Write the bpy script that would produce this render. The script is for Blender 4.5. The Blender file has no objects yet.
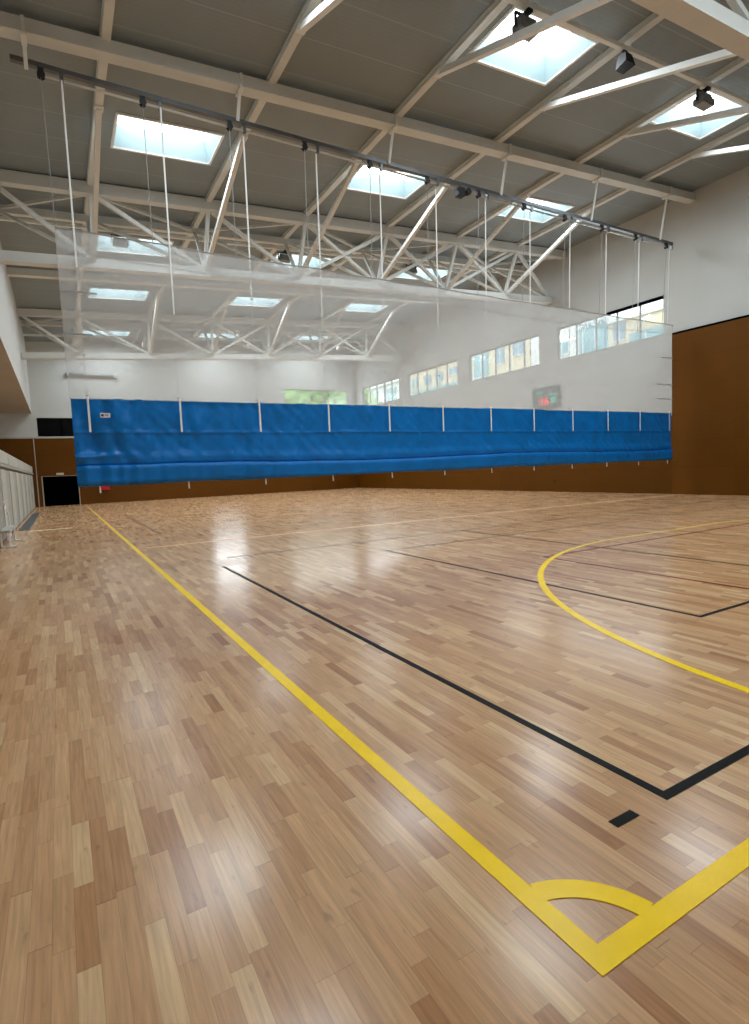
import bpy, bmesh, math, random
from mathutils import Vector, Matrix, noise

random.seed(7)
C = bpy.context.scene.collection

# ------------------------------------------------------------------ materials
def lin(c):
    return tuple(((v/255)/12.92 if v/255 <= .04045 else ((v/255+.055)/1.055)**2.4) for v in c)

def nodes_of(name):
    m = bpy.data.materials.new(name); m.use_nodes = True
    nt = m.node_tree
    return m, nt, nt.nodes['Principled BSDF']

def mat(name, col, rough=.5, metal=0.0, spec=.5, vary=.06, scale=3.0, bump=0.0, bscale=40.0, emit=0.0):
    """plain painted / coated surface with a little procedural unevenness"""
    m, nt, b = nodes_of(name)
    c = lin(col)
    tc = nt.nodes.new('ShaderNodeTexCoord')
    no = nt.nodes.new('ShaderNodeTexNoise'); no.inputs['Scale'].default_value = scale; no.inputs['Detail'].default_value = 4
    nt.links.new(tc.outputs['Object'], no.inputs['Vector'])
    mr = nt.nodes.new('ShaderNodeMapRange')
    mr.inputs[1].default_value = .3; mr.inputs[2].default_value = .7
    mr.inputs[3].default_value = 1-vary; mr.inputs[4].default_value = 1+vary
    nt.links.new(no.outputs['Fac'], mr.inputs[0])
    mx = nt.nodes.new('ShaderNodeVectorMath'); mx.operation = 'SCALE'
    mx.inputs[0].default_value = c
    nt.links.new(mr.outputs[0], mx.inputs['Scale'])
    nt.links.new(mx.outputs[0], b.inputs['Base Color'])
    b.inputs['Roughness'].default_value = rough; b.inputs['Metallic'].default_value = metal
    b.inputs['Specular IOR Level'].default_value = spec
    if emit:
        nt.links.new(mx.outputs[0], b.inputs['Emission Color']); b.inputs['Emission Strength'].default_value = emit
    if bump:
        n2 = nt.nodes.new('ShaderNodeTexNoise'); n2.inputs['Scale'].default_value = bscale
        nt.links.new(tc.outputs['Object'], n2.inputs['Vector'])
        bp = nt.nodes.new('ShaderNodeBump'); bp.inputs['Strength'].default_value = bump; bp.inputs['Distance'].default_value = .02
        nt.links.new(n2.outputs['Fac'], bp.inputs['Height']); nt.links.new(bp.outputs[0], b.inputs['Normal'])
    return m

def math_node(nt, op, a, b=None):
    n = nt.nodes.new('ShaderNodeMath'); n.operation = op
    for i, v in enumerate((a, b)):
        if v is None: continue
        if isinstance(v, (int, float)): n.inputs[i].default_value = v
        else: nt.links.new(v, n.inputs[i])
    return n.outputs[0]

def make_floor_mat():
    m, nt, b = nodes_of('varnished_beech_strip')
    L = nt.links.new
    tc = nt.nodes.new('ShaderNodeTexCoord'); sp = nt.nodes.new('ShaderNodeSeparateXYZ')
    L(tc.outputs['Object'], sp.inputs[0])
    u = math_node(nt, 'DIVIDE', sp.outputs['X'], .0715)
    row = math_node(nt, 'FLOOR', u); fu = math_node(nt, 'FRACT', u)
    wn = nt.nodes.new('ShaderNodeTexWhiteNoise'); wn.noise_dimensions = '1D'; L(row, wn.inputs['W'])
    shift = math_node(nt, 'MULTIPLY', wn.outputs['Value'], 37.0)
    wn1 = nt.nodes.new('ShaderNodeTexWhiteNoise'); wn1.noise_dimensions = '1D'
    L(math_node(nt, 'ADD', row, .37), wn1.inputs['W'])
    ln = math_node(nt, 'ADD', math_node(nt, 'MULTIPLY', wn1.outputs['Value'], .22), .40)
    v = math_node(nt, 'ADD', math_node(nt, 'DIVIDE', sp.outputs['Y'], ln), shift)
    # uneven strip lengths inside one row
    v = math_node(nt, 'ADD', v, math_node(nt, 'MULTIPLY', math_node(nt, 'SINE', math_node(nt, 'MULTIPLY', v, 1.9)), .28))
    idx = math_node(nt, 'FLOOR', v); fv = math_node(nt, 'FRACT', v)
    cb = nt.nodes.new('ShaderNodeCombineXYZ'); L(row, cb.inputs[0]); L(idx, cb.inputs[1])
    w2 = nt.nodes.new('ShaderNodeTexWhiteNoise'); w2.noise_dimensions = '2D'; L(cb.outputs[0], w2.inputs['Vector'])
    ramp = nt.nodes.new('ShaderNodeValToRGB'); cr = ramp.color_ramp
    stops = [(0, (166,117,79)), (.05, (180,133,94)), (.25, (190,146,106)), (.55, (198,154,113)), (.82, (205,163,121)), (1, (216,180,137))]
    cr.elements[0].position = 0; cr.elements[0].color = (*lin(stops[0][1]), 1)
    cr.elements[1].position = 1; cr.elements[1].color = (*lin(stops[-1][1]), 1)
    for p, c in stops[1:-1]:
        e = cr.elements.new(p); e.color = (*lin(c), 1)
    L(w2.outputs['Value'], ramp.inputs[0])
    # grain, stretched along the strip
    mp = nt.nodes.new('ShaderNodeMapping'); mp.inputs['Scale'].default_value = (75, 3.6, 1)
    L(tc.outputs['Object'], mp.inputs['Vector'])
    gr = nt.nodes.new('ShaderNodeTexNoise'); gr.noise_dimensions = '4D'; gr.inputs['Scale'].default_value = 1; gr.inputs['Detail'].default_value = 5
    gr.inputs['Distortion'].default_value = .6
    L(mp.outputs[0], gr.inputs['Vector']); L(math_node(nt, 'MULTIPLY', w2.outputs['Value'], 90.0), gr.inputs['W'])
    gm = nt.nodes.new('ShaderNodeMapRange'); gm.inputs[1].default_value = .3; gm.inputs[2].default_value = .72
    gm.inputs[3].default_value = .80; gm.inputs[4].default_value = 1.12
    L(gr.outputs['Fac'], gm.inputs[0])
    # knots and brown flecks
    mp2 = nt.nodes.new('ShaderNodeMapping'); mp2.inputs['Scale'].default_value = (16, 6, 1); L(tc.outputs['Object'], mp2.inputs['Vector'])
    kn = nt.nodes.new('ShaderNodeTexNoise'); kn.inputs['Scale'].default_value = 1; kn.inputs['Detail'].default_value = 2
    L(mp2.outputs[0], kn.inputs['Vector'])
    km = nt.nodes.new('ShaderNodeMapRange'); km.inputs[1].default_value = .67; km.inputs[2].default_value = .80
    km.inputs[3].default_value = 1; km.inputs[4].default_value = .62; L(kn.outputs['Fac'], km.inputs[0])
    # joints
    ju = math_node(nt, 'LESS_THAN', fu, .022); jv = math_node(nt, 'LESS_THAN', fv, .005)
    j = math_node(nt, 'MAXIMUM', ju, jv)
    jm = math_node(nt, 'SUBTRACT', 1.0, math_node(nt, 'MULTIPLY', j, .28))
    f = math_node(nt, 'MULTIPLY', math_node(nt, 'MULTIPLY', gm.outputs[0], km.outputs[0]), jm)
    mx = nt.nodes.new('ShaderNodeVectorMath'); mx.operation = 'SCALE'
    L(ramp.outputs[0], mx.inputs[0]); L(f, mx.inputs['Scale']); L(mx.outputs[0], b.inputs['Base Color'])
    # varnish, slightly scuffed
    sc = nt.nodes.new('ShaderNodeTexNoise'); sc.inputs['Scale'].default_value = 1.3; sc.inputs['Detail'].default_value = 6
    L(tc.outputs['Object'], sc.inputs['Vector'])
    rm = nt.nodes.new('ShaderNodeMapRange'); rm.inputs[1].default_value = .3; rm.inputs[2].default_value = .7
    rm.inputs[3].default_value = .17; rm.inputs[4].default_value = .24
    L(sc.outputs['Fac'], rm.inputs[0]); L(rm.outputs[0], b.inputs['Roughness'])
    b.inputs['Specular IOR Level'].default_value = .30
    hb = math_node(nt, 'ADD', math_node(nt, 'MULTIPLY', w2.outputs['Value'], .6), math_node(nt, 'MULTIPLY', gr.outputs['Fac'], .35))
    bp = nt.nodes.new('ShaderNodeBump'); bp.inputs['Strength'].default_value = .06; bp.inputs['Distance'].default_value = .004
    L(hb, bp.inputs['Height']); L(bp.outputs[0], b.inputs['Normal'])
    return m

def make_ceiling_mat():
    m, nt, b = nodes_of('grey_roof_sheet')
    L = nt.links.new
    tc = nt.nodes.new('ShaderNodeTexCoord'); sp = nt.nodes.new('ShaderNodeSeparateXYZ'); L(tc.outputs['Object'], sp.inputs[0])
    rib = math_node(nt, 'FRACT', math_node(nt, 'DIVIDE', sp.outputs['Y'], .11))
    ribv = math_node(nt, 'MULTIPLY', math_node(nt, 'LESS_THAN', rib, .3), .05)
    joint = math_node(nt, 'FRACT', math_node(nt, 'DIVIDE', sp.outputs['Y'], 1.15))
    jl = math_node(nt, 'MULTIPLY', math_node(nt, 'LESS_THAN', joint, .025), -.35)
    no = nt.nodes.new('ShaderNodeTexNoise'); no.inputs['Scale'].default_value = .8; no.inputs['Detail'].default_value = 5
    L(tc.outputs['Object'], no.inputs['Vector'])
    f = math_node(nt, 'SUBTRACT', 1.0, math_node(nt, 'ADD', ribv, jl))
    f = math_node(nt, 'MULTIPLY', f, math_node(nt, 'ADD', math_node(nt, 'MULTIPLY', no.outputs['Fac'], .24), .88))
    mx = nt.nodes.new('ShaderNodeVectorMath'); mx.operation = 'SCALE'; mx.inputs[0].default_value = lin((130,139,140))
    L(f, mx.inputs['Scale']); L(mx.outputs[0], b.inputs['Base Color'])
    b.inputs['Roughness'].default_value = .6
    return m

def make_panel_mat():
    m, nt, b = nodes_of('brown_wall_panel')
    L = nt.links.new
    tc = nt.nodes.new('ShaderNodeTexCoord'); sp = nt.nodes.new('ShaderNodeSeparateXYZ'); L(tc.outputs['Object'], sp.inputs[0])
    h = math_node(nt, 'ADD', sp.outputs['X'], sp.outputs['Y'])
    pz = math_node(nt, 'DIVIDE', sp.outputs['Z'], 1.11); ph = math_node(nt, 'DIVIDE', h, 2.6)
    jz = math_node(nt, 'LESS_THAN', math_node(nt, 'FRACT', pz), .012)
    jh = math_node(nt, 'LESS_THAN', math_node(nt, 'FRACT', ph), .004)
    j = math_node(nt, 'MULTIPLY', math_node(nt, 'MAXIMUM', jz, jh), .3)
    cb = nt.nodes.new('ShaderNodeCombineXYZ'); L(math_node(nt, 'FLOOR', pz), cb.inputs[0]); L(math_node(nt, 'FLOOR', ph), cb.inputs[1])
    w = nt.nodes.new('ShaderNodeTexWhiteNoise'); w.noise_dimensions = '2D'; L(cb.outputs[0], w.inputs['Vector'])
    mp = nt.nodes.new('ShaderNodeMapping'); mp.inputs['Scale'].default_value = (1.2, 1.2, 22); L(tc.outputs['Object'], mp.inputs['Vector'])
    gr = nt.nodes.new('ShaderNodeTexNoise'); gr.inputs['Scale'].default_value = 1; gr.inputs['Detail'].default_value = 4; L(mp.outputs[0], gr.inputs['Vector'])
    f = math_node(nt, 'ADD', math_node(nt, 'MULTIPLY', w.outputs['Value'], .10), math_node(nt, 'MULTIPLY', gr.outputs['Fac'], .22))
    f = math_node(nt, 'SUBTRACT', math_node(nt, 'ADD', f, .84), j)
    mx = nt.nodes.new('ShaderNodeVectorMath'); mx.operation = 'SCALE'; mx.inputs[0].default_value = lin((94,55,3))
    L(f, mx.inputs['Scale']); L(mx.outputs[0], b.inputs['Base Color'])
    b.inputs['Roughness'].default_value = .5; b.inputs['Specular IOR Level'].default_value = .14
    return m

def make_net_mat(name, alpha, col=(225,226,226)):
    m = bpy.data.materials.new(name); m.use_nodes = True; nt = m.node_tree; nt.nodes.clear(); L = nt.links.new
    out = nt.nodes.new('ShaderNodeOutputMaterial'); tr = nt.nodes.new('ShaderNodeBsdfTransparent')
    df = nt.nodes.new('ShaderNodeBsdfDiffuse'); df.inputs['Color'].default_value = (*lin(col), 1)
    tl = nt.nodes.new('ShaderNodeBsdfTranslucent'); tl.inputs['Color'].default_value = (*lin(col), 1)
    m1 = nt.nodes.new('ShaderNodeMixShader'); m1.inputs[0].default_value = .45
    L(df.outputs[0], m1.inputs[1]); L(tl.outputs[0], m1.inputs[2])
    tc = nt.nodes.new('ShaderNodeTexCoord'); mp = nt.nodes.new('ShaderNodeMapping'); mp.inputs['Scale'].default_value = (.35, 1, 1.1)
    L(tc.outputs['Object'], mp.inputs['Vector'])
    no = nt.nodes.new('ShaderNodeTexNoise'); no.inputs['Scale'].default_value = 1.4; no.inputs['Detail'].default_value = 3; L(mp.outputs[0], no.inputs['Vector'])
    a = nt.nodes.new('ShaderNodeMapRange'); a.inputs[1].default_value = .3; a.inputs[2].default_value = .7
    a.inputs[3].default_value = alpha-.012; a.inputs[4].default_value = alpha+.012; L(no.outputs['Fac'], a.inputs[0])
    m2 = nt.nodes.new('ShaderNodeMixShader'); L(a.outputs[0], m2.inputs[0]); L(tr.outputs[0], m2.inputs[1]); L(m1.outputs[0], m2.inputs[2])
    L(m2.outputs[0], out.inputs[0]); return m

def make_glass(name, tint, refl=.08):
    m = bpy.data.materials.new(name); m.use_nodes = True; nt = m.node_tree; nt.nodes.clear(); L = nt.links.new
    out = nt.nodes.new('ShaderNodeOutputMaterial'); tr = nt.nodes.new('ShaderNodeBsdfTransparent'); tr.inputs[0].default_value = (*tint, 1)
    gl = nt.nodes.new('ShaderNodeBsdfGlossy'); gl.inputs['Roughness'].default_value = .03
    mx = nt.nodes.new('ShaderNodeMixShader'); mx.inputs[0].default_value = refl; L(tr.outputs[0], mx.inputs[1]); L(gl.outputs[0], mx.inputs[2])
    L(mx.outputs[0], out.inputs[0]); return m

def make_dome_mat():
    """white acrylic dome glowing with the daylight behind it"""
    m = bpy.data.materials.new('acrylic_dome'); m.use_nodes = True; nt = m.node_tree; nt.nodes.clear(); L = nt.links.new
    out = nt.nodes.new('ShaderNodeOutputMaterial'); em = nt.nodes.new('ShaderNodeEmission')
    tc = nt.nodes.new('ShaderNodeTexCoord'); no = nt.nodes.new('ShaderNodeTexNoise'); no.inputs['Scale'].default_value = .6
    L(tc.outputs['Object'], no.inputs['Vector'])
    mr = nt.nodes.new('ShaderNodeMapRange'); mr.inputs[3].default_value = DOME*.9; mr.inputs[4].default_value = DOME*1.1
    L(no.outputs['Fac'], mr.inputs[0]); L(mr.outputs[0], em.inputs['Strength'])
    em.inputs['Color'].default_value = (.93, .98, 1, 1)
    L(em.outputs[0], out.inputs[0]); return m

DOME = 6.0
M = dict(
    floor=make_floor_mat(), ceiling=make_ceiling_mat(), panel=make_panel_mat(),
    wall=mat('white_plaster', (187,188,184), .7, vary=.02, scale=.7, bump=.05, bscale=60),
    soffit=mat('soffit_paint', (176,160,142), .8, vary=.04, scale=.6),
    steel=mat('cream_steel_paint', (207,208,202), .6, vary=.04, scale=1.5),
    steel_w=mat('white_steel_paint', (222,223,218), .6, vary=.03, scale=1.5),
    galv=mat('galvanised_rail', (96,99,102), .35, metal=.6, vary=.15, scale=2),
    alu=mat('bright_aluminium', (190,192,192), .3, metal=.8, vary=.08),
    black=mat('black_plastic', (18,18,20), .6, vary=.1),
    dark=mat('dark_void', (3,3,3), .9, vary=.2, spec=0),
    darkglass=mat('dark_pane', (3,3,4), .3, vary=.2, spec=.1),
    blue=mat('blue_tarpaulin', (0,110,188), .38, vary=.10, scale=1.6, spec=.32, bump=.06, bscale=9),
    net=make_net_mat('white_fine_net', .42, (212,213,212)), hem=make_net_mat('white_net_hem', .14, (170,172,172)),
    strap=mat('white_webbing', (236,236,234), .6, vary=.04), cord=mat('grey_cord', (150,150,148), .6, vary=.05),
    label_w=mat('label_white', (225,222,228), .4, vary=.03), label_b=mat('label_ink', (40,44,70), .5, vary=.1),
    yellow=mat('yellow_line_paint', (252,210,0), .26, spec=.18, vary=.05, scale=6), lblack=mat('black_line_paint', (8,9,9), .4, spec=.06, vary=.12, scale=6),
    worn_glare=mat('yellow_line_paint_worn_glare', (252,210,0), .26, spec=.18, vary=.05, scale=6),
    red=mat('red_line_paint', (126,34,28), .26, spec=.28, vary=.08, scale=6), brownline=mat('faded_dark_line_paint', (58,42,34), .28, spec=.28, vary=.1, scale=6),
    pale=mat('pale_floor_band', (184,146,108), .28, spec=.28, vary=.1, scale=8), offwhite=mat('offwhite_line_paint', (226,208,168), .3, spec=.28, vary=.06, scale=8),
    frame=mat('grey_window_frame', (142,148,148), .4, vary=.03), fdark=mat('dark_window_frame', (70,68,66), .5, vary=.1),
    well=mat('skylight_lining', (178,202,208), .6, vary=.03), dome=make_dome_mat(),
    glass=make_glass('clear_glass', (.93,.98,.98)),
    bl_a=mat('bleacher_panel_light', (178,177,166), .5, vary=.06, scale=2), bl_b=mat('bleacher_panel_grey', (158,157,146), .5, vary=.06, scale=2),
    dark_strip=mat('slate_grey_strip', (62,66,68), .5, vary=.2, scale=5), redbox=mat('red_enamel', (170,10,30), .4, vary=.05),
    led_r=mat('red_led', (255,70,80), .5, vary=.02, emit=1.2), led_g=mat('green_led', (90,170,150), .5, vary=.02, emit=.5),
    lens=mat('lamp_lens', (150,156,158), .15, vary=.05), lamp=mat('lamp_housing', (122,125,125), .4, metal=.4, vary=.1),
    lampw=mat('lamp_housing_bright', (225,228,226), .4, vary=.04),
    cream=mat('cream_facade', (224,213,188), .8, vary=.06, scale=.5), beige=mat('beige_facade', (218,203,180), .8, vary=.07, scale=.5),
    whitef=mat('white_facade', (232,233,230), .8, vary=.04, scale=.5), teal=mat('teal_glazing', (150,186,192), .3, vary=.12, scale=.8),
    bwin=mat('far_window', (146,170,182), .3, vary=.1), leaf=mat('foliage', (150,182,122), .7, vary=.35, scale=2.5), bark=mat('bark', (96,78,60), .9, vary=.2),
    ground=mat('outdoor_paving', (170,166,158), .9, vary=.06, scale=.3), sign=mat('white_sign_letters', (250,250,248), .4, vary=.02),
    scase=mat('scoreboard_case', (132,136,132), .5, vary=.05), sface=mat('scoreboard_face', (112,122,118), .5, vary=.1),
    concrete=mat('grey_tube', (150,152,150), .5, vary=.04), exitw=mat('exit_sign_white', (205,190,170), .4, vary=.05),
)

def fade_and_glare(m, x0, x1, y0, y1, amount, col):
    """paint faded along X; along Y grazing glare is painted in as a duller tone"""
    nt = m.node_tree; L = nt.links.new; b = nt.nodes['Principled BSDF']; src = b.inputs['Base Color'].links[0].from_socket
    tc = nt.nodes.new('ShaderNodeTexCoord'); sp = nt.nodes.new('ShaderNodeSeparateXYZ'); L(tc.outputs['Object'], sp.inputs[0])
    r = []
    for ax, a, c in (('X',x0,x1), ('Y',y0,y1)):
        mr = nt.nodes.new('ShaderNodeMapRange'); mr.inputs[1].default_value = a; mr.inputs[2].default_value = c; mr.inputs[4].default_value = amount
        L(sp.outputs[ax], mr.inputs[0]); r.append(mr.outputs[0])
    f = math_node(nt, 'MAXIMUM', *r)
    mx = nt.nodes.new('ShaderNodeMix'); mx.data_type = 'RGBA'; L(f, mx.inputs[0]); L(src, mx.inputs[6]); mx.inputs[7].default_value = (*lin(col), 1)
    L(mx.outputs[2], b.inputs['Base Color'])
fade_and_glare(M['worn_glare'], 6.6, 9.5, 14, 34, .68, (204,168,118))  # far touchline dulled in the colour to imitate grazing glare

# ------------------------------------------------------------------ mesh helpers
class MB:
    def __init__(s): s.v = []; s.f = []
    def quad(s, *p):
        i = len(s.v); s.v += [tuple(q) for q in p]; s.f.append(tuple(range(i, i+len(p))))
    def box(s, x0, y0, z0, x1, y1, z1):
        i = len(s.v)
        s.v += [(x0,y0,z0),(x1,y0,z0),(x1,y1,z0),(x0,y1,z0),(x0,y0,z1),(x1,y0,z1),(x1,y1,z1),(x0,y1,z1)]
        s.f += [tuple(i+k for k in q) for q in ((0,3,2,1),(4,5,6,7),(0,1,5,4),(1,2,6,5),(2,3,7,6),(3,0,4,7))]
    def bar(s, a, b, w, h, up=(0,0,1)):
        a = Vector(a); b = Vector(b); d = (b-a).normalized(); u = Vector(up)
        r = d.cross(u)
        if r.length < 1e-4: r = d.cross(Vector((1,0,0)))
        r.normalize(); u = r.cross(d).normalized()
        i = len(s.v)
        for p in (a, b):
            for sx, sy in ((-1,-1),(1,-1),(1,1),(-1,1)):
                s.v.append(tuple(p + r*(sx*w/2) + u*(sy*h/2)))
        s.f += [tuple(i+k for k in q) for q in ((0,1,2,3),(7,6,5,4),(0,4,5,1),(1,5,6,2),(2,6,7,3),(3,7,4,0))]
    def tube(s, pts, r, n=8):
        pts = [Vector(p) for p in pts]; i0 = len(s.v)
        for k, p in enumerate(pts):
            d = (pts[min(k+1, len(pts)-1)] - pts[max(k-1, 0)]).normalized()
            a = d.cross(Vector((0,0,1)))
            if a.length < 1e-3: a = d.cross(Vector((1,0,0)))
            a.normalize(); b = d.cross(a)
            for j in range(n):
                t = 2*math.pi*j/n
                s.v.append(tuple(p + a*(r*math.cos(t)) + b*(r*math.sin(t))))
        for k in range(len(pts)-1):
            for j in range(n):
                p = i0+k*n+j; q = i0+k*n+(j+1) % n
                s.f.append((p, q, q+n, p+n))
        s.f.append(tuple(i0+j for j in reversed(range(n))))
        e = i0+(len(pts)-1)*n; s.f.append(tuple(e+j for j in range(n)))
    def lathe(s, prof, c, n=16, ax='z'):
        i0 = len(s.v)
        for r, h in prof:
            for j in range(n):
                t = 2*math.pi*j/n; x, y = r*math.cos(t), r*math.sin(t)
                s.v.append((c[0]+x, c[1]+y, c[2]+h) if ax == 'z' else (c[0]+x, c[1]+h, c[2]+y))
        for k in range(len(prof)-1):
            for j in range(n):
                p = i0+k*n+j; q = i0+k*n+(j+1) % n
                s.f.append((p, q, q+n, p+n))
        s.f.append(tuple(i0+j for j in range(n))); e = i0+(len(prof)-1)*n; s.f.append(tuple(e+j for j in range(n)))
    def build(s, name, m, parent=None, bevel=0.0, smooth=False, loc=None):
        me = bpy.data.meshes.new(name); me.from_pydata(s.v, [], s.f); me.validate()
        bm = bmesh.new(); bm.from_mesh(me); bmesh.ops.recalc_face_normals(bm, faces=bm.faces)
        if bevel: bmesh.ops.bevel(bm, geom=bm.edges[:], offset=bevel, segments=2, affect='EDGES', clamp_overlap=True)
        if smooth:
            for f in bm.faces: f.smooth = True
        bm.to_mesh(me); bm.free()
        o = bpy.data.objects.new(name, me); C.objects.link(o); me.materials.append(m)
        if parent: o.parent = parent
        if loc: o.location = loc
        return o

def empty(name, loc, label, cat, group=None):
    o = bpy.data.objects.new(name, None); C.objects.link(o); o.location = loc; o.empty_display_size = .2
    o['label'] = label; o['category'] = cat
    if group: o['group'] = group
    return o
def tag(o, label, cat, group=None, kind=None):
    o['label'] = label; o['category'] = cat
    if group: o['group'] = group
    if kind: o['kind'] = kind
    return o
def struct(o, label=None):
    o['kind'] = 'structure'
    if label: o['label'] = label
    return o
def copy_tree(o, parent=None):
    c = o.copy(); C.objects.link(c)
    if parent: c.parent = parent
    for ch in [k for k in bpy.data.objects if k.parent == o]: copy_tree(ch, c)
    return c

# ------------------------------------------------------------------ dimensions (metres)
XL, XR, YB, YN = -1.22, 22.6, 41.8, -6.0
XREC = -4.6                                   # back of the recess under the left bulkhead
roof = lambda x: 10.66 + .06*x                # underside of the roof sheet
SKX = [(1.98,4.60), (9.10,11.66), (16.10,18.70)]
SKY = [(1.35,2.9), (9.02,10.57), (15.62,17.17), (23.35,24.95), (29.85,31.45), (38.4,40.1)]
PUR = [1.51+3.58*i for i in range(6)]
CURT = 13.4

# ------------------------------------------------------------------ room shell
b = MB(); b.quad((XREC,YN,0),(XR+.2,YN,0),(XR+.2,YB+3.2,0),(XREC,YB+3.2,0)); struct(b.build('floor', M['floor']))

def slab_with_holes(x0, x1, y0, y1, holes, pt):
    """faces of a rectangle (two parameters) with rectangular holes left out; pt maps parameters to 3-D"""
    xs = sorted({x0, x1, *[h[0] for h in holes], *[h[1] for h in holes]}); ys = sorted({y0, y1, *[h[2] for h in holes], *[h[3] for h in holes]})
    b = MB()
    for i in range(len(xs)-1):
        for j in range(len(ys)-1):
            cx, cy = (xs[i]+xs[i+1])/2, (ys[j]+ys[j+1])/2
            if any(h[0] < cx < h[1] and h[2] < cy < h[3] for h in holes): continue
            b.quad(pt(xs[i],ys[j]), pt(xs[i+1],ys[j]), pt(xs[i+1],ys[j+1]), pt(xs[i],ys[j+1]))
    return b
skyholes = [(x0,x1,y0,y1) for x0,x1 in SKX for y0,y1 in SKY]
struct(slab_with_holes(XREC, XR+.25, YN-.2, YB+.25, skyholes, lambda x,y: (x,y,roof(x))).build('ceiling', M['ceiling']))

# right wall with four long window openings
WY = [(14.24,19.95), (21.17,26.90), (28.08,33.80), (35.0,40.72)]; WZ = (6.73, 8.32)
def wallr(x):
    return slab_with_holes(YN, YB+.25, 0, 13.0, [(a,c,*WZ) for a,c in WY], lambda y,z: (x, y, min(z, roof(x)+.1)))
b = wallr(XR); b2 = wallr(XR+.25); b.f += [tuple(i+len(b.v) for i in f) for f in b2.f]; b.v += b2.v
for a, c in WY:
    z0, z1 = WZ
    b.quad((XR,a,z0),(XR+.25,a,z0),(XR+.25,a,z1),(XR,a,z1)); b.quad((XR,c,z0),(XR,c,z1),(XR+.25,c,z1),(XR+.25,c,z0))
    b.quad((XR,a,z0),(XR,c,z0),(XR+.25,c,z0),(XR+.25,a,z0)); b.quad((XR,a,z1),(XR+.25,a,z1),(XR+.25,c,z1),(XR,c,z1))
struct(b.build('wall_right', M['wall']))

# back wall: two windows, a black control-room window and a doorway
BW = [(16.1,21.75,6.90,8.24), (9.85,12.25,4.55,6.70)]; CW = (-.97,1.75,4.56,5.77); DR = (-.93,1.10,0,1.95)
BH = BW + [CW, DR]
def wallb(y):
    return slab_with_holes(XREC, XR, 0, 12.2, BH, lambda x,z: (x, y, min(z, roof(x)+.1)))
b = wallb(YB)
for x0,x1,z0,z1 in BH:
    d = .25
    b.quad((x0,YB,z0),(x0,YB+d,z0),(x0,YB+d,z1),(x0,YB,z1)); b.quad((x1,YB,z0),(x1,YB,z1),(x1,YB+d,z1),(x1,YB+d,z0))
    b.quad((x0,YB,z1),(x0,YB+d,z1),(x1,YB+d,z1),(x1,YB,z1))
    if z0 > 0: b.quad((x0,YB,z0),(x1,YB,z0),(x1,YB+d,z0),(x0,YB+d,z0))
struct(b.build('wall_back', M['wall']))
b = MB(); b.quad((XREC,YN,0),(XREC,YN,13),(XR,YN,13),(XR,YN,0)); struct(b.build('wall_near', M['wall']))
# left: upper wall on a bulkhead, set forward of the recess that holds the seating
b = MB(); b.quad((XL,YN,6.05),(XL,YB,6.05),(XL,YB,roof(XL)+.05),(XL,YN,roof(XL)+.05)); struct(b.build('wall_left', M['wall']))
b = MB(); b.quad((XL,YN,6.05),(XREC,YN,6.05),(XREC,YB,6.05),(XL,YB,6.05)); struct(b.build('trim_1', M['soffit']), 'grey brown underside of the bulkhead above the folded seating')
b = MB(); b.quad((XREC,YN,0),(XREC,YB,0),(XREC,YB,6.05),(XREC,YN,6.05)); struct(b.build('wall_recess', M['wall']))

# brown wall panelling
def panel_slab(b, holes, x0, x1, z0, z1, y, t=.04):
    xs = sorted({x0,x1,*[h[0] for h in holes],*[h[1] for h in holes]}); zs = sorted({z0,z1,*[h[2] for h in holes],*[h[3] for h in holes]})
    for i in range(len(xs)-1):
        for j in range(len(zs)-1):
            cx, cz = (xs[i]+xs[i+1])/2, (zs[j]+zs[j+1])/2
            if any(h[0] < cx < h[1] and h[2] < cz < h[3] for h in holes): continue
            b.box(xs[i], y-t, zs[j], xs[i+1], y, zs[j+1])
b = MB(); panel_slab(b, [(DR[0],DR[1],0,DR[3])], XREC, XR-.06, .0, 4.43, YB); struct(b.build('trim_2', M['panel']), 'brown wood panelling along the lower back wall')
b = MB(); b.box(XREC, YB-.07, 4.43, XR-.06, YB, 4.50); struct(b.build('trim_3', M['soffit']), 'pale ledge capping the brown back wall panelling')
b = MB(); b.box(XR-.06, 13.83, 0, XR, YB, 3.30); struct(b.build('trim_4', M['panel']), 'low brown panelling on the right wall behind the curtain')
b = MB(); b.box(XR-.10, YN, 0, XR, 13.83, 6.62); struct(b.build('trim_5', M['panel']), 'tall brown wood panelling on the near right wall')
b = MB(); b.box(XR-.105, YN, 6.62, XR, 13.83, 6.70); struct(b.build('trim_6', M['dark']), 'black shadow gap on top of the tall brown panelling')
b = MB(); b.box(-1.27, YB-.055, 0, -1.21, YB-.04, 4.43); struct(b.build('trim_7', M['soffit']), 'thin pale upright strip in the brown panelling left of the doorway')

# doorway, door frame and the dark room behind; control-room window
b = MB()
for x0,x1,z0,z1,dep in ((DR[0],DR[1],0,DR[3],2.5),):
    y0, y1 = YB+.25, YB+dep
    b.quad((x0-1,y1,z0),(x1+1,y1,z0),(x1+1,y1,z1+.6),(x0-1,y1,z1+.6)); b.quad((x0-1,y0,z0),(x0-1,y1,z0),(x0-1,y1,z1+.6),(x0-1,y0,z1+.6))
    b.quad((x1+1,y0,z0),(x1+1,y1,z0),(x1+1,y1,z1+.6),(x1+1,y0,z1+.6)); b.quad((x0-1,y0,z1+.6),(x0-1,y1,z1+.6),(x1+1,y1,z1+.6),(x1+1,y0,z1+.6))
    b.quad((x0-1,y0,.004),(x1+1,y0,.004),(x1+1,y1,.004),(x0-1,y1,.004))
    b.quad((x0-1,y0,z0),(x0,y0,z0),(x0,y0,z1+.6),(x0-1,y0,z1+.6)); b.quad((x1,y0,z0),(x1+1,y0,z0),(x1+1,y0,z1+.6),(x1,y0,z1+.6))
struct(b.build('wall_corridor', M['dark']))
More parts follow.
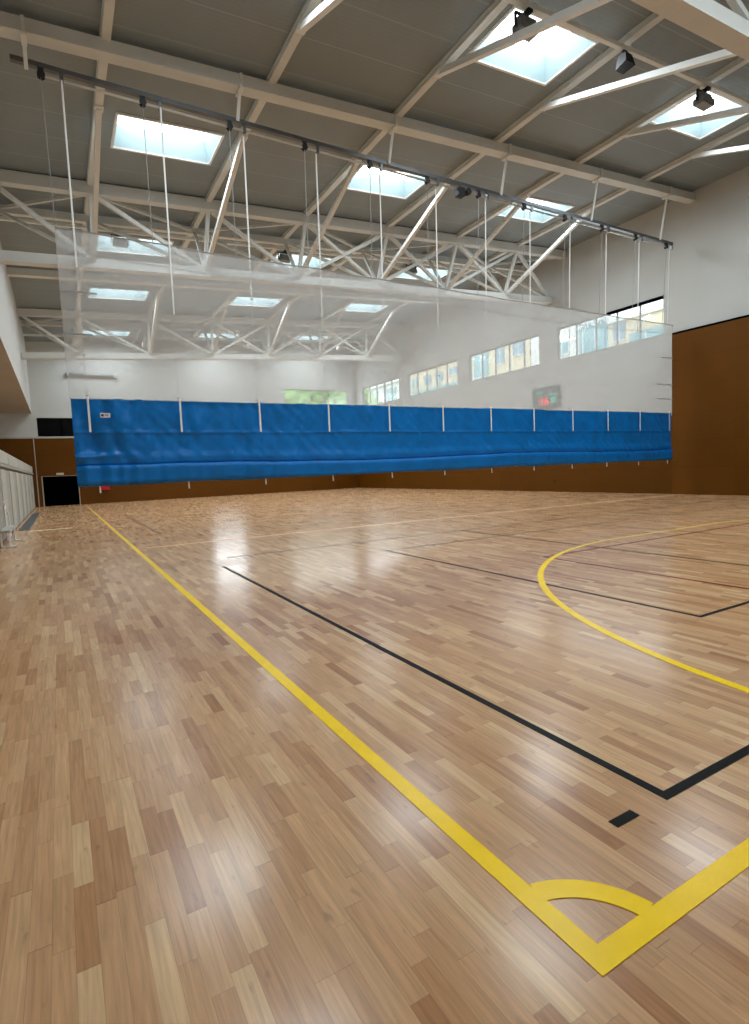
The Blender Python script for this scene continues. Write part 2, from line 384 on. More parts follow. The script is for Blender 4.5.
b = MB(); b.box(DR[0]-.07, YB-.08, 0, DR[0], YB+.2, DR[3]+.03); b.box(DR[1], YB-.06, 0, DR[1]+.05, YB+.2, DR[3]+.03); b.box(DR[0], YB-.06, DR[3], DR[1], YB+.2, DR[3]+.03)
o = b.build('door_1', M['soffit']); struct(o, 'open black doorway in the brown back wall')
b = MB(); b.box(DR[0]+.02, YB+.22, .01, DR[1]-.02, YB+.245, DR[3]-.01); b.build('doorway_dark_sheet', M['dark'], o)  # black sheet across the open doorway, standing in for the darkness inside

def window(name, corner, U, W, H, n, label, fm=M['frame'], split=None, fr=.05, glass=M['glass'], blind=None):
    """window in a wall plane: corner = lower left, U = unit vector along the wall"""
    U = Vector(U); P = lambda u, z, d=0: Vector(corner) + U*u + Vector((0,0,z)) + Vector((-U.y, U.x, 0))*d
    b = MB()
    b.bar(P(0,fr/2), P(W,fr/2), .08, fr); b.bar(P(0,H-fr/2), P(W,H-fr/2), .08, fr)
    b.bar(P(fr/2,fr), P(fr/2,H-fr), .08, fr, up=U); b.bar(P(W-fr/2,fr), P(W-fr/2,H-fr), .08, fr, up=U)
    for k in range(1, n): b.bar(P(W*k/n, fr), P(W*k/n, H-fr), .07, .055, up=U)
    o = b.build(name, fm); struct(o, label)
    for k in range(n):
        b = MB(); a, c = W*k/n+.03, W*(k+1)/n-.03
        b.quad(P(a,fr), P(c,fr), P(c,H-fr), P(a,H-fr)); b.build('pane', glass, o)
    if blind:
        b = MB(); b.bar(P(blind[0],H-.03,.10), P(blind[1],H-.03,.10), .10, .12); b.build('blind_box', M['dark'], o)
    return o
names = ['nearest the curtain, black blind box above its right half', 'second from the curtain', 'third from the curtain', 'farthest, next to the back corner']
for k, (a, c) in enumerate(WY):
    window('window_%d' % (k+1), (XR+.10, a, WZ[0]), (0,1,0), c-a, WZ[1]-WZ[0], 5 if k != 0 else 5, 'long high window in the right wall, '+names[k], blind=(0,2.75) if k == 0 else None)
window('window_5', (21.75, YB+.10, 6.90), (-1,0,0), 5.65, 1.34, 5, 'wide high window in the back wall above the blue curtain')
window('window_6', (12.25, YB+.10, 4.55), (-1,0,0), 2.40, 2.15, 2, 'bright window in the back wall hidden behind the blue curtain')
o = window('window_7', (1.75, YB+.12, 4.56), (-1,0,0), 2.72, 1.21, 2, 'black control room window in the back wall above brown panelling', fm=M['dark'], glass=M['darkglass'])
b = MB(); b.box(CW[0]-.2, YB+.26, CW[2]-.2, CW[1]+.2, YB+.3, CW[3]+.2); struct(b.build('wall_control_room', M['dark']))

# ------------------------------------------------------------------ skylights
rowname = ['overhead beside the camera', 'in the nearest visible row', 'in the row behind the curtain rail', 'in the row behind the second truss',
           'in the second farthest row', 'in the farthest row by the back wall']
colname = ['left', 'middle', 'right']
def make_skylight():
    # local origin at the centre of the opening, on the roof underside; follows the roof slope
    w, d = 2.60, 1.58; s = .06
    P = lambda x, y, h: (x, y, s*x + h)
    root = empty('skylight', (0,0,0), 'x', 'skylight')
    X, Y, T = w/2, d/2, .06
    b = MB()                                                     # flat border under the ceiling
    for x0,x1,y0,y1 in ((-X-T,X+T,-Y-T,-Y),(-X-T,X+T,Y,Y+T),(-X-T,-X,-Y,Y),(X,X+T,-Y,Y)):
        i = len(b.v)
        for z in (-.04, .02): b.v += [P(x0,y0,z),P(x1,y0,z),P(x1,y1,z),P(x0,y1,z)]
        b.f += [tuple(i+k for k in q) for q in ((0,3,2,1),(4,5,6,7),(0,1,5,4),(1,2,6,5),(2,3,7,6),(3,0,4,7))]
    b.build('frame', M['steel_w'], root)
    H, k = .55, .13                                               # lining narrows towards the dome
    lo = [P(-X,-Y,0),P(X,-Y,0),P(X,Y,0),P(-X,Y,0)]; hi = [P(-X+k,-Y+k,H),P(X-k,-Y+k,H),P(X-k,Y-k,H),P(-X+k,Y-k,H)]
    b = MB()
    for i in range(4): b.quad(lo[i], lo[(i+1)%4], hi[(i+1)%4], hi[i])
    b.build('lining', M['well'], root)
    b = MB(); nx, ny = 8, 6
    for i in range(nx+1):
        for j in range(ny+1):
            u, v = i/nx*2-1, j/ny*2-1
            b.v.append(P(u*(X-k), v*(Y-k), H + .18*(1-u*u)*(1-v*v)))
    for i in range(nx):
        for j in range(ny):
            q = i*(ny+1)+j; b.f.append((q, q+ny+1, q+ny+2, q+1))
    b.build('dome', M['dome'], root, smooth=True)
    return root
proto = None
for j, (y0, y1) in enumerate(SKY):
    for i, (x0, x1) in enumerate(SKX):
        o = make_skylight() if proto is None else copy_tree(proto)
        proto = proto or o
        o.location = ((x0+x1)/2, (y0+y1)/2, roof((x0+x1)/2)); o.scale = ((x1-x0)/2.60, (y1-y0)/1.58, 1)
        o['label'] = 'white rooflight, %s of three %s' % (colname[i], rowname[j]); o['group'] = 'rooflights in the grey ceiling'

# ------------------------------------------------------------------ roof steel
ordn = ['nearest the left wall', 'second from the left wall', 'third from the left wall', 'fourth from the left wall', 'second from the right wall', 'nearest the right wall']
for i, x in enumerate(PUR):
    b = MB(); zt = roof(x) - .01
    b.box(x-.09, YN, zt-.14, x+.09, YB, zt)                       # hollow section with a seam strip along the flange
    b.box(x-.105, YN, zt-.035, x+.105, YB, zt)
    tag(b.build('roof_purlin', M['steel']), 'long cream steel purlin running under the ceiling away from camera, '+ordn[i], 'roof beam', 'purlins running the length of the hall')

def beam(y, label, grp, name='cross_beam', w=.28, h=.28, drop=.12):
    b = MB(); z = lambda x: roof(x)-drop-h/2
    b.bar((XL+.01,y,z(XL)), (XR-.01,y,z(XR)), w, h)
    b.bar((XL+.01,y,z(XL)-h/2+.02), (XR-.01,y,z(XR)-h/2+.02), w+.04, .04)
    return tag(b.build(name, M['steel']), label, 'roof beam', grp)
beam(13.08, 'cream cross beam above the curtain rail that carries its hangers', 'cross beams')
beam(27.6, 'cream cross beam seen through the net, behind the second truss', 'cross beams')

def truss(yt, yb, label, front, back, cross=(), dz=0.0, y3=None):
    root = empty('roof_truss', (0, yt, 0), label, 'roof truss', 'steel roof trusses')
    L = lambda p: (p[0], p[1]-yt, p[2])
    zt = lambda x: roof(x)-.22; zb = lambda x: 8.28+dz+.058*x
    b = MB(); b.bar(L((XL+.01,yt,zt(XL))), L((XR-.01,yt,zt(XR))), .30, .34); b.build('top_chord', M['steel'], root)
    b = MB(); b.bar(L((XL+.01,yb,zb(XL))), L((XR-.01,yb,zb(XR))), .30, .30)
    b.bar(L((XL+.01,yb,zb(XL)-.15)), L((XR-.01,yb,zb(XR)-.15)), .36, .03); b.build('bottom_chord', M['steel'], root)
    T = lambda x: L((x,yt,zt(x)-.1)); B = lambda x: L((x,yb,zb(x)+.1))
    for x in PUR:
        b = MB(); b.bar(T(x), B(x), .12, .12, up=(0,1,0)); b.build('post', M['steel'], root)
    ends = [PUR[0]-3.58+.95] + PUR
    for i, x in enumerate(ends):
        x2 = (ends+[XR-.1])[i+1]
        b = MB(); b.bar(T(x), B(x2), .12, .12, up=(0,1,0)); b.build('diagonal', M['steel'], root)
    for i in cross:
        b = MB(); b.bar(T(PUR[i+1]), B(PUR[i]), .12, .12, up=(0,1,0)); b.build('diagonal', M['steel'], root)
    if y3:                                                        # rear top chord: the truss is triangular in section
        R3 = lambda x: L((x, y3, roof(x)-.24))
        b = MB(); b.bar(R3(XL+.01), R3(XR-.01), .20, .24); b.build('rear_chord', M['steel'], root)
        for i, x in enumerate(ends):
            x2 = (ends+[XR-.1])[i+1]
            if i:
                b = MB(); b.bar(R3(x), B(x), .10, .10, up=(0,1,0)); b.build('post', M['steel'], root)
            b = MB(); b.bar(R3(x), B(x2), .10, .10, up=(0,1,0)); b.build('diagonal', M['steel'], root)
            b = MB(); b.bar(*((R3(x), T(x2)) if i % 2 == 0 else (T(x), R3(x2))), .09, .09); b.build('roof_strut', M['steel'], root)
    for yy in [v for v in (front, back) if v]:
        for x in PUR:
            b = MB(); b.bar(L((x,yb,zb(x)+.05)), L((x,yy,roof(x)-.15)), .13, .13)
            b.bar(L((x-.10,yy,roof(x)-.16)), L((x+.10,yy,roof(x)-.16)), .22, .05)
            b.build('brace', M['steel_w'], root)
    return root
truss(5.80, 5.80, 'cream steel roof truss nearest the camera, its braces reaching the purlins', None, 11.12, dz=.36)
truss(19.45, 20.35, 'cream steel roof truss just behind the curtain rail, braced to the purlins', 15.3, None, (2,3,4), dz=.24, y3=21.6)
truss(34.0, 34.2, 'cream steel roof truss farthest away, above the white back wall', 30.3, None, (2,3,4), y3=36.1)

# lighting conduits and floodlights
for y, w in ((8.55,'across the nearest row of rooflights'), (22.0,'behind the second truss with three floodlights'), (38.4,'by the back wall, seen through the net')):
    b = MB(); b.bar((XL+.02,y,roof(XL)-.36), (XR-.02,y,roof(XR)-.36), .10, .10)
    for x in PUR: b.box(x-.02, y-.02, roof(x)-.36, x+.02, y+.02, roof(x)-.2)
    tag(b.build('lighting_conduit', M['steel_w']), 'thin cream lighting conduit under the ceiling '+w, 'conduit', 'lighting conduits')
def make_floodlight():
    root = empty('floodlight', (0,0,0), 'x', 'floodlight')
    b = MB(); b.box(-.24,-.06,-.34,.24,.24,-.18); b.box(-.20,-.02,-.18,.20,.20,-.10); b.build('housing', M['lamp'], root, bevel=.02)
    b = MB()
    for k in range(7): b.box(-.19+.06*k, .0, -.10, -.175+.06*k, .18, -.05)
    b.build('cooling_fin', M['lamp'], root)
    b = MB(); b.box(-.21,-.03,-.352,.21,.21,-.34); b.build('lens', M['lens'], root)
    b = MB(); b.box(-.28,.07,-.28,-.255,.12,0); b.box(.255,.07,-.28,.28,.12,0); b.box(-.28,.07,-.02,.28,.12,.01); b.box(-.06,-.05,.0,.06,.15,.06); b.build('bracket', M['black'], root)
    return root
FL = [(9.0,8.55,'hanging in front of the nearest middle rooflight'), (15.45,8.55,'hanging in front of the nearest right rooflight'),
      (2.55,22.0,'under the conduit behind the second truss, left of three'), (8.85,22.0,'under the conduit behind the second truss, middle of three'), (15.2,22.0,'under the conduit behind the second truss, right of three')]
fproto = None
for x, y, w in FL:
    o = make_floodlight() if fproto is None else copy_tree(fproto)
    fproto = fproto or o
    o.location = (x, y, roof(x)-.485); o.scale = (1.05,1.05,1.0); o['label'] = 'dark grey floodlight '+w; o['group'] = 'floodlights under the ceiling'
def make_spot():
    root = empty('spotlight', (0,0,0), 'x', 'spotlight')
    b = MB(); b.bar((0,0,-.18),(0,.30,-.42),.26,.20); b.build('housing', M['lampw'], root, bevel=.02)
    b = MB(); b.bar((0,.30,-.42),(0,.315,-.433),.22,.17); b.build('lens', M['lens'], root)
    b = MB(); b.box(-.03,-.03,-.2,.03,.03,.06); b.build('bracket', M['lampw'], root)
    return root
sproto = None
for k, x in enumerate((1.45, 5.45, 12.4, 19.5)):
    o = make_spot() if sproto is None else copy_tree(sproto)
    sproto = sproto or o
    o.location = (x, 38.4, roof(x)-.485); o['group'] = 'spotlights by the back wall'
    o['label'] = 'small white spotlight near the back wall seen through the net, %s of four' % ['leftmost','second from left','third from left','rightmost'][k]
# loudspeaker
root = empty('loudspeaker', (12.06, 8.55, roof(12.06)-.42), 'black loudspeaker hanging under the ceiling between the two nearest rooflights', 'loudspeaker'); root.scale = (.88, .88, .72)
b = MB(); i = 0
w0, w1, d0, d1 = .13, .24, .12, .2
w1, d1 = .20, .17; lo = [(-w1,-d1,-.46),(w1,-d1,-.46),(w1*.8,d1,-.52),(-w1*.8,d1,-.52)]; hi = [(-w0,-d0,-.14),(w0,-d0,-.14),(w0,d0,-.14),(-w0,d0,-.14)]
b.quad(*lo); b.quad(*hi)
for i in range(4): b.quad(lo[i], lo[(i+1)%4], hi[(i+1)%4], hi[i])
b.build('cabinet', M['black'], root, bevel=.025)
b = MB(); b.box(-.04,-.04,-.16,.04,.04,.0); b.box(-.09,-.03,-.03,.09,.03,.0); b.build('bracket', M['black'], root)
b = MB(); b.quad((-.16,-.172,-.43),(.16,-.172,-.43),(.12,-.14,-.2),(-.12,-.14,-.2)); b.build('grille', M['black'], root)

# ------------------------------------------------------------------ dividing curtain
RZ = 9.99
root = empty('curtain_rail', (0, CURT, RZ), 'long dark metal curtain rail with pulleys, hung below the cross beam', 'curtain rail')
b = MB(); b.bar((-.22,0,.02),(21.8,0,.02),.08,.09); b.bar((-.22,0,-.03),(21.8,0,-.03),.11,.015); b.build('rail', M['galv'], root)
b = MB(); b.tube([(.36,-.02,-.17),(21.6,-.02,-.17)], .028, 10); b.build('drive_shaft', M['alu'], root)
SX = [.66+1.892*k for k in range(12)]; ST = [.66+1.915*k for k in range(12)]   # tapes on the curtain; drums on the rail
for k, x in enumerate(ST):
    b = MB(); b.lathe([(.04,-.05),(.075,-.05),(.075,-.035),(.045,-.03),(.045,.03),(.075,.035),(.075,.05),(.04,.05)], (x-.36,-.02,-.17), 14, 'y')
    b.box(x-.41,-.06,-.16,x-.31,.02,-.04)
    b.build('pulley', M['black'], root)
    b = MB(); b.box(x-.035,-.05,-.22,x+.035,.02,-.05); b.build('strap_drum', M['galv'], root)
for x in (.05, 4.33, 8.56, 12.70, 16.93, 20.94):
    b = MB(); dy = 13.08-CURT; zt = roof(x)-.12-RZ
    b.bar((x, dy, zt-.31), (x, -.05, .0 if x > 1 else -.16), .07, .04, up=(0,1,0))
    b.box(x-.05, dy-.175, zt-.34, x+.05, dy+.175, zt-.305); b.box(x-.03, dy+.15, zt-.32, x+.03, dy+.19, zt+.0)
    b.box(x-.03, dy-.19, zt-.32, x+.03, dy-.15, zt+.0)
    b.build('hanger', M['steel_w'], root)
b = MB(); b.box(10.95,-.12,-.36,11.2,.10,-.12); b.lathe([(.10,-.16),(.10,-.02),(.06,.0)], (11.32,0,-.2), 14, 'y'); b.build('motor', M['black'], root, bevel=.01)

root = empty('divider_curtain', (0, CURT, 1.465), 'raised sports hall divider curtain, white net above a blue tarpaulin band', 'curtain')
ZO = 1.465; CX0, CX1 = .34, 21.80
NT, BT = 6.85, 3.36
nz = lambda a, b_, c, s: noise.noise((a*s, b_*s, c*s))
def top_edge(x):          # upper edge of the net sags a little between its cords
    t = ((x-SX[0]) / 1.892) % 1.0
    return NT - .02*math.sin(math.pi*t)**2 + .01*math.sin(x*1.3)
def sheet(x0, x1, zf0, zf1, yf, nx, nzn):
    b = MB()
    for i in range(nx+1):
        x = x0+(x1-x0)*i/nx
        for j in range(nzn+1):
            t = j/nzn; z = zf0(x)*(1-t)+zf1(x)*t
            b.v.append((x, yf(x,z), z-ZO))
    for i in range(nx):
        for j in range(nzn):
            q = i*(nzn+1)+j; b.f.append((q, q+nzn+1, q+nzn+2, q+1))
    return b
netw = lambda x, z: .03*nz(x, z*.4, 3.1, .3)
sheet(CX0-.03, CX1+.0, lambda x: BT-.02, top_edge, netw, 150, 20).build('net', M['net'], root, smooth=True)
sheet(CX0-.03, CX1+.06, lambda x: top_edge(x)-.42-.06*math.sin(x*.5), top_edge, lambda x,z: netw(x,z)+.02, 150, 3).build('net_hem', M['hem'], root, smooth=True)
b = MB(); b.tube([(x, netw(x,6.4)-.01, top_edge(x)-ZO) for x in [CX0-.03+(CX1+.1-CX0)*i/120 for i in range(121)]], .014, 6); b.build('top_cord', M['cord'], root)
b = MB(); b.tube([(x, netw(x,6.4)+.03, top_edge(x)-.42-.06*math.sin(x*.5)-ZO) for x in [CX0-.03+(CX1-CX0)*i/120 for i in range(121)]], .009, 6); b.build('hem_cord', M['cord'], root)

# blue tarpaulin band: flat upper part, a fold line, and a bulging lower roll
def wrink(x, z):
    a = .028*nz(x*1.0, z*.55, .3, 2.6) + .016*nz(x*1.7+z*1.6, z*.5, 5.3, 3.2) + .05*nz(x*.35, z*.3, 9.1, 1.0)
    ends = math.exp(-max(0, x-CX0)/3.0)
    a += ends*(.05*nz(x*1.5, z*.7, 2.2, 2.2) + .022*nz(x*3.2-z*1.4, z, 7.7, 2.4))
    a += (.35+1.7*ends)*.034*(1-abs(nz(x*1.3+.3*z, z*.35, 4.4, 1.9))*2.2) + (.2+1.8*ends)*.020*(1-abs(nz(x*2.3-.8*z, z*.6, 8.8, 2.3))*2.4)
    return a
def fold_z(x): return 1.90 + .035*math.sin(x*.55+.4) + .02*nz(x, 0, 0, .9)
b = MB(); nx = 420
prof = []
for i in range(nx+1):
    x = CX0+(CX1-CX0)*i/nx; fz = fold_z(x); col = []
    zs = [BT - (BT-fz)*t for t in [k/44 for k in range(45)]]
    for z in zs:
        y = wrink(x, z)
        if abs(z-2.62) < .03: y -= .012                          # welded seam
        # shallow tuck near the left edge
        tk = math.exp(-((z-(2.10+.05*(x-.4)))/.05)**2) * max(0, 1-max(0, x-.4)/1.1); y -= .09*tk
        y -= .03*math.exp(-((z-fz-.12)/.12)**2)
        col.append((x, y, z))
    yb = wrink(x, fz)
    rr = .5*nz(x*.6, 4, 1, 1.0)
    col += [(x, yb+.05, fz-.02), (x, yb+.02, fz-.045), (x, yb-.04, fz-.015), (x, yb-.07-.015*rr, fz-.045), (x, yb-.075+.10*wrink(x*2,1), fz-.14),
            (x, yb-.065+.5*wrink(x+3,1.7), fz-.24), (x, yb-.06+.4*wrink(x+7,1.6), fz-.33), (x, yb-.06, ZO+.03*nz(x,1,1,.7)+.0), (x, yb-.01, ZO+.012), (x, yb+.03, ZO+.10), (x, yb+.04, fz-.1)]
    prof.append(col)
n = len(prof[0])
for col in prof: b.v += [(p[0], p[1], p[2]-ZO) for p in col]
for i in range(nx):
    for j in range(n-1):
        q = i*n+j; b.f.append((q, q+n, q+n+1, q+1))
seam = MB(); seam.tube([(x, wrink(x,2.62)-.016, 2.62-ZO) for x in [CX0+(CX1-CX0)*i/300 for i in range(301)]], .004, 5)
skirt = b.build('tarpaulin_band', M['blue'], root, smooth=True); skirt['label'] = 'blue tarpaulin lower band'; seam.build('weld_seam', M['blue'], skirt, smooth=True)
b = MB(); b.box(.875,-.075,2.945-ZO,1.075,-.07,3.045-ZO); pl = b.build('maker_label', M['label_w'], skirt); pl['label'] = 'small white maker label'
b = MB(); b.box(.895,-.078,2.972-ZO,.945,-.0755,3.02-ZO); b.box(.965,-.078,3.0-ZO,1.05,-.0755,3.012-ZO); b.box(.965,-.078,2.982-ZO,1.03,-.0755,2.988-ZO); b.build('label_print', M['label_b'], pl)
# straps
for k, x in enumerate(SX):
    zl = [6.08, 5.3, 5.9, 5.6, 6.0, 5.5][k % 6]
    b = MB(); b.bar((ST[k],(-.07 if k < 2 else .07),RZ-.19-ZO), (x+(ST[k]-x)*.4,(-.07 if k < 2 else .07),zl-ZO), .034, .012, up=(0,1,0)); b.build('lifting_strap', M['strap'], root)
    b = MB(); b.bar((x+(ST[k]-x)*.4,.05,zl-ZO), (x,.07,BT-ZO), .014, .008, up=(0,1,0)); b.build('lifting_cord', M['strap'], root)
    b = MB(); b.bar((x,-.105,BT+.03-ZO), (x,-.105,2.63-ZO), .042, .008, up=(0,1,0)); b.build('webbing_tape', M['strap'], root)
    b = MB(); b.bar((x+.10,.04,1.62-ZO), (x+.11,.04,1.31-ZO), .03, .012, up=(0,1,0)); b.build('strap_tail', M['strap'], root)
    b = MB(); b.bar((ST[k]-.37,-.04,RZ-.22-ZO), (x-.33,.0,NT-.05-ZO), .014, .010, up=(0,1,0)); b.build('guide_cord', M['cord'], root)
    for z in (zl, 5.2, 4.3, 3.42):
        xr = x+(ST[k]-x)*.4*(z-BT)/(zl-BT)
        b = MB(); b.box(xr-.022,.045,z-.018-ZO,xr+.022,.085,z+.018-ZO); b.build('strap_ring', M['cord'], root)
for x0, x1, z in ((CX0-.01,1.0,5.58), (CX0,.85,4.70), (21.05,21.78,5.53), (20.7,21.78,4.47), (20.8,21.78,3.90)):
    b = MB(); b.bar((x0,-.04,z-ZO), (x1,-.04,z-.0-ZO), .02, .03); b.build('edge_batten', M['cord'], root)

# ------------------------------------------------------------------ court markings (flat paint on the floor)
def strip(b, x0, y0, x1, y1, z): b.box(x0, y0, -.002, x1, y1, z)
def arc(b, cx, cy, r, w, a0, a1, z, n=48, solid=False):
    for k in range(n):
        t0 = a0+(a1-a0)*k/n; t1 = a0+(a1-a0)*(k+1)/n
        q = lambda t, rr: (cx+rr*math.cos(t), cy+rr*math.sin(t), z)
        b.quad(q(t0,r-w/2), q(t0,r+w/2), q(t1,r+w/2), q(t1,r-w/2))
        for rr in ((r-w/2, r+w/2) if solid else ()):
            a, c = q(t0,rr), q(t1,rr); b.quad(a, c, (c[0],c[1],-.002), (a[0],a[1],-.002))
def line(b, m, label, name='court_line', g='court markings'): return tag(b.build(name, m), label, 'court line', g)
YX, YY, W8 = 1.344, 1.043, .083
b = MB(); strip(b, YX, YY, YX+W8, 40.9, .0034); line(b, M['worn_glare'], 'yellow touchline running from the near corner to the back wall')
b = MB(); strip(b, YX+W8, YY, 21.3, YY+W8, .0034); line(b, M['yellow'], 'yellow goal line leaving the near corner to the right')
b = MB(); arc(b, YX, YY, .356, .088, .22, math.pi/2-.22, .0036, 24, True); line(b, M['yellow'], 'yellow quarter circle arc in the near corner', 'corner_arc')
b = MB(); GY = YY+.04; R6 = 5.97
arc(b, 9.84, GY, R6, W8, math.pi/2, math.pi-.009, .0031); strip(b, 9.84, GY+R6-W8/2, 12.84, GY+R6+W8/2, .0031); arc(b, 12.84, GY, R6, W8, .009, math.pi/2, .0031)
line(b, M['worn_glare'], 'large curved yellow goal area line on the right of the floor', 'goal_area_line')
BX, BY, W5 = 2.347, 1.461, .05
b = MB(); strip(b, BX, BY, BX+W5, 9.56, .0030); line(b, M['lblack'], 'black sideline running alongside the yellow touchline')
b = MB(); strip(b, BX+W5, BY, 20.4, BY+W5, .0030); line(b, M['lblack'], 'black end line meeting the black sideline near the front right')
b = MB(); strip(b, 1.99, 1.461, 2.14, 1.509, .0030); line(b, M['lblack'], 'short black dash between the black corner and the yellow corner', 'service_mark')
b = MB(); strip(b, BX, 16.6, BX+W5, 25.6, .0030); line(b, M['brownline'], 'short dark line far off beside the yellow touchline, beyond the curtain')
b = MB(); strip(b, 2.7, 10.49, 20.4, 10.54, .0030); line(b, M['brownline'], 'thin dark line crossing the floor in front of the curtain')
b = MB(); strip(b, 5.39, 3.01, 5.435, 9.05, .0028); line(b, M['lblack'], 'black line crossed by the curved yellow line')
b = MB(); strip(b, 5.435, 3.01, 17.5, 3.055, .0028); line(b, M['lblack'], 'black end line at the right edge inside the curved yellow line')
b = MB(); strip(b, 5.435, 9.005, 17.5, 9.05, .0028); line(b, M['brownline'], 'faded dark line running right from the far left corner of the inner black rectangle')
b = MB(); strip(b, 17.455, 3.055, 17.5, 9.005, .0028); line(b, M['brownline'], 'faded dark line closing the inner rectangle at its far right')
for x, w in ((8.40,'nearest'), (11.37,'middle'), (14.40,'farthest')):
    b = MB(); strip(b, x, BY+W5, x+.05, 10.49, .0026); line(b, M['brownline'] if x > 9 else M['lblack'], 'thin dark line inside the goal area running toward the crossing line, %s of three' % w)
b = MB(); strip(b, 6.93, 1.126, 6.98, 6.52, .0024); line(b, M['red'], 'dark red line running to the right edge inside the yellow curve')
b = MB(); strip(b, 6.98, 6.47, 15.7, 6.52, .0024); line(b, M['red'], 'dark red line running away to the right inside the yellow curve')
b = MB(); arc(b, 11.34, 21.0, 3.0, .07, 0, 2*math.pi, .0026, 80); line(b, M['brownline'], 'dark centre circle beyond the curtain', 'centre_circle')
b = MB(); strip(b, 1.6, 13.36, 22.0, 13.44, .0024); line(b, M['pale'], 'pale strip across the floor right below the curtain')  # slightly lighter band along the curtain line
b = MB(); strip(b, -.97, 21.2, .27, 21.46, .0024); line(b, M['offwhite'], 'short cream line on the floor beside the folded seating')
b = MB(); strip(b, BX+W5, 16.6, 20.4, 16.65, .0024); line(b, M['brownline'], 'thin dark line crossing the floor just beyond the curtain')

# ------------------------------------------------------------------ left side: folded seating, bench, dark floor strip
FX = -1.42; Y0, Y1 = 17.2, 41.2
root = empty('telescopic_seating', (FX, Y0, 0), 'grey white folded telescopic seating block along the left wall', 'folded seating')
L = lambda x, y, z: (x-FX, y-Y0, z)
b = MB(); b.box(*L(-4.3,Y0,.06), *L(FX-.08,Y1,2.05)); b.build('core', M['bl_b'], root)
n = 15
for k in range(n):
    ya = Y0+(Y1-Y0)*k/n+.02; yb = Y0+(Y1-Y0)*(k+1)/n-.02
    b = MB(); b.box(*L(FX-.075,ya,.05), *L(FX-(.0 if k % 2 else .02),yb,2.03)); b.build('front_panel', M['bl_a'] if k % 2 else M['bl_b'], root, bevel=.008)
b = MB(); b.box(*L(FX-.3,Y0,2.04), *L(FX-.03,Y1,2.10)); b.build('gap_strip', M['fdark'], root)
b = MB(); b.box(*L(FX-.3,Y0,2.10), *L(FX+.03,Y1,2.19)); b.build('nosing', M['bl_b'], root, bevel=.01)
for k in range(5):
    ya = Y0+(Y1-Y0)*k/5+.06; yb = Y0+(Y1-Y0)*(k+1)/5-.06
    b = MB(); b.box(*L(FX-.6,ya,2.19), *L(FX-.0,yb,2.62)); b.build('seat_row', M['bl_a'], root, bevel=.03)
b = MB(); b.tube([L(FX+.03,18.35,1.10), L(FX+.06,18.6,.9), L(FX+.08,19.0,.62), L(FX+.08,19.1,.06)], .022); b.build('handrail', M['strap'], root)
b = MB(); b.tube([L(FX+.05,18.32,.06), L(FX+.05,18.34,.9), L(FX+.05,18.5,1.0)], .018); b.build('handrail', M['strap'], root)

root = empty('bench', (-1.27, 17.2, 0), 'low grey bench with white tube legs at the left edge in front of the seating', 'bench')
b = MB(); b.box(-.11,-.95,.38,.11,.98,.44); b.build('seat', M['bl_a'], root, bevel=.012)
for y in (-.82, .90):
    for x in (-.09, .09):
        b = MB(); b.tube([(x,y,.38),(x,y,.03)], .022); b.build('leg', M['strap'], root)
    b = MB(); b.tube([(-.09,y,.025),(.22,y,.025)], .022); b.build('foot_bar', M['strap'], root)
b = MB(); b.box(-1.32, 21.9, .001, -1.0, 33.5, .016); tag(b.build('dark_floor_strip', M['dark_strip']), 'dark slate floor strip at the foot of the folded seating', 'mat')  # thin dark slab along the front of the seating

# ------------------------------------------------------------------ things on the walls
b = MB(); b.tube([(.98, YB-.14, 8.62), (3.86, YB-.14, 8.66)], .11, 12)
root = empty('screen_case', (2.4, YB-.005, 8.64), 'long grey tube case mounted high on the white back wall', 'screen case')
b = MB(); b.tube([(-1.42,-.14,0),(1.40,-.14,0)], .10, 14); b.build('tube', M['concrete'], root, smooth=True)
for s in (-1.45, 1.36):
    b = MB(); b.box(s,-.27,-.14,s+.12,.0,.14); b.build('end_bracket', M['wall'], root, bevel=.01)
root = empty('exit_sign', (.08, YB-.04, 2.09), 'small pale exit sign box above the open doorway', 'sign')
b = MB(); b.box(-.22,-.06,-.06,.22,0,.08); b.build('sign_box', M['exitw'], root, bevel=.01)
root = empty('fire_hose_cabinet', (2.65, YB-.04, .88), 'red cabinet on the brown back wall just below the curtain bottom', 'cabinet')
b = MB(); b.box(-.33,-.16,0,.33,0,.72); b.build('case', M['redbox'], root, bevel=.01)
b = MB(); b.box(-.28,-.175,.05,.28,-.16,.67); d = b.build('door', M['redbox'], root, bevel=.006)
b = MB(); b.box(.2,-.20,.3,.24,-.175,.42); b.build('handle', M['alu'], d)
root = empty('scoreboard', (XR-.004, 20.7, 4.42), 'dark electronic scoreboard with red digits on the right wall, seen through the net', 'scoreboard')
b = MB(); b.box(-.10,-.92,0,0,.92,1.08); b.build('case', M['scase'], root, bevel=.015)
b = MB(); b.box(-.108,-.88,.04,-.10,.88,1.04); f = b.build('display', M['sface'], root)
for y0,y1,z0,z1 in ((.1,.6,.78,.86), (-.75,-.2,.60,.68), (-.7,-.35,.2,.5)):
    b = MB(); b.box(-.112,y0,z0,-.109,y1,z1); b.build('green_segment', M['led_g'], f)
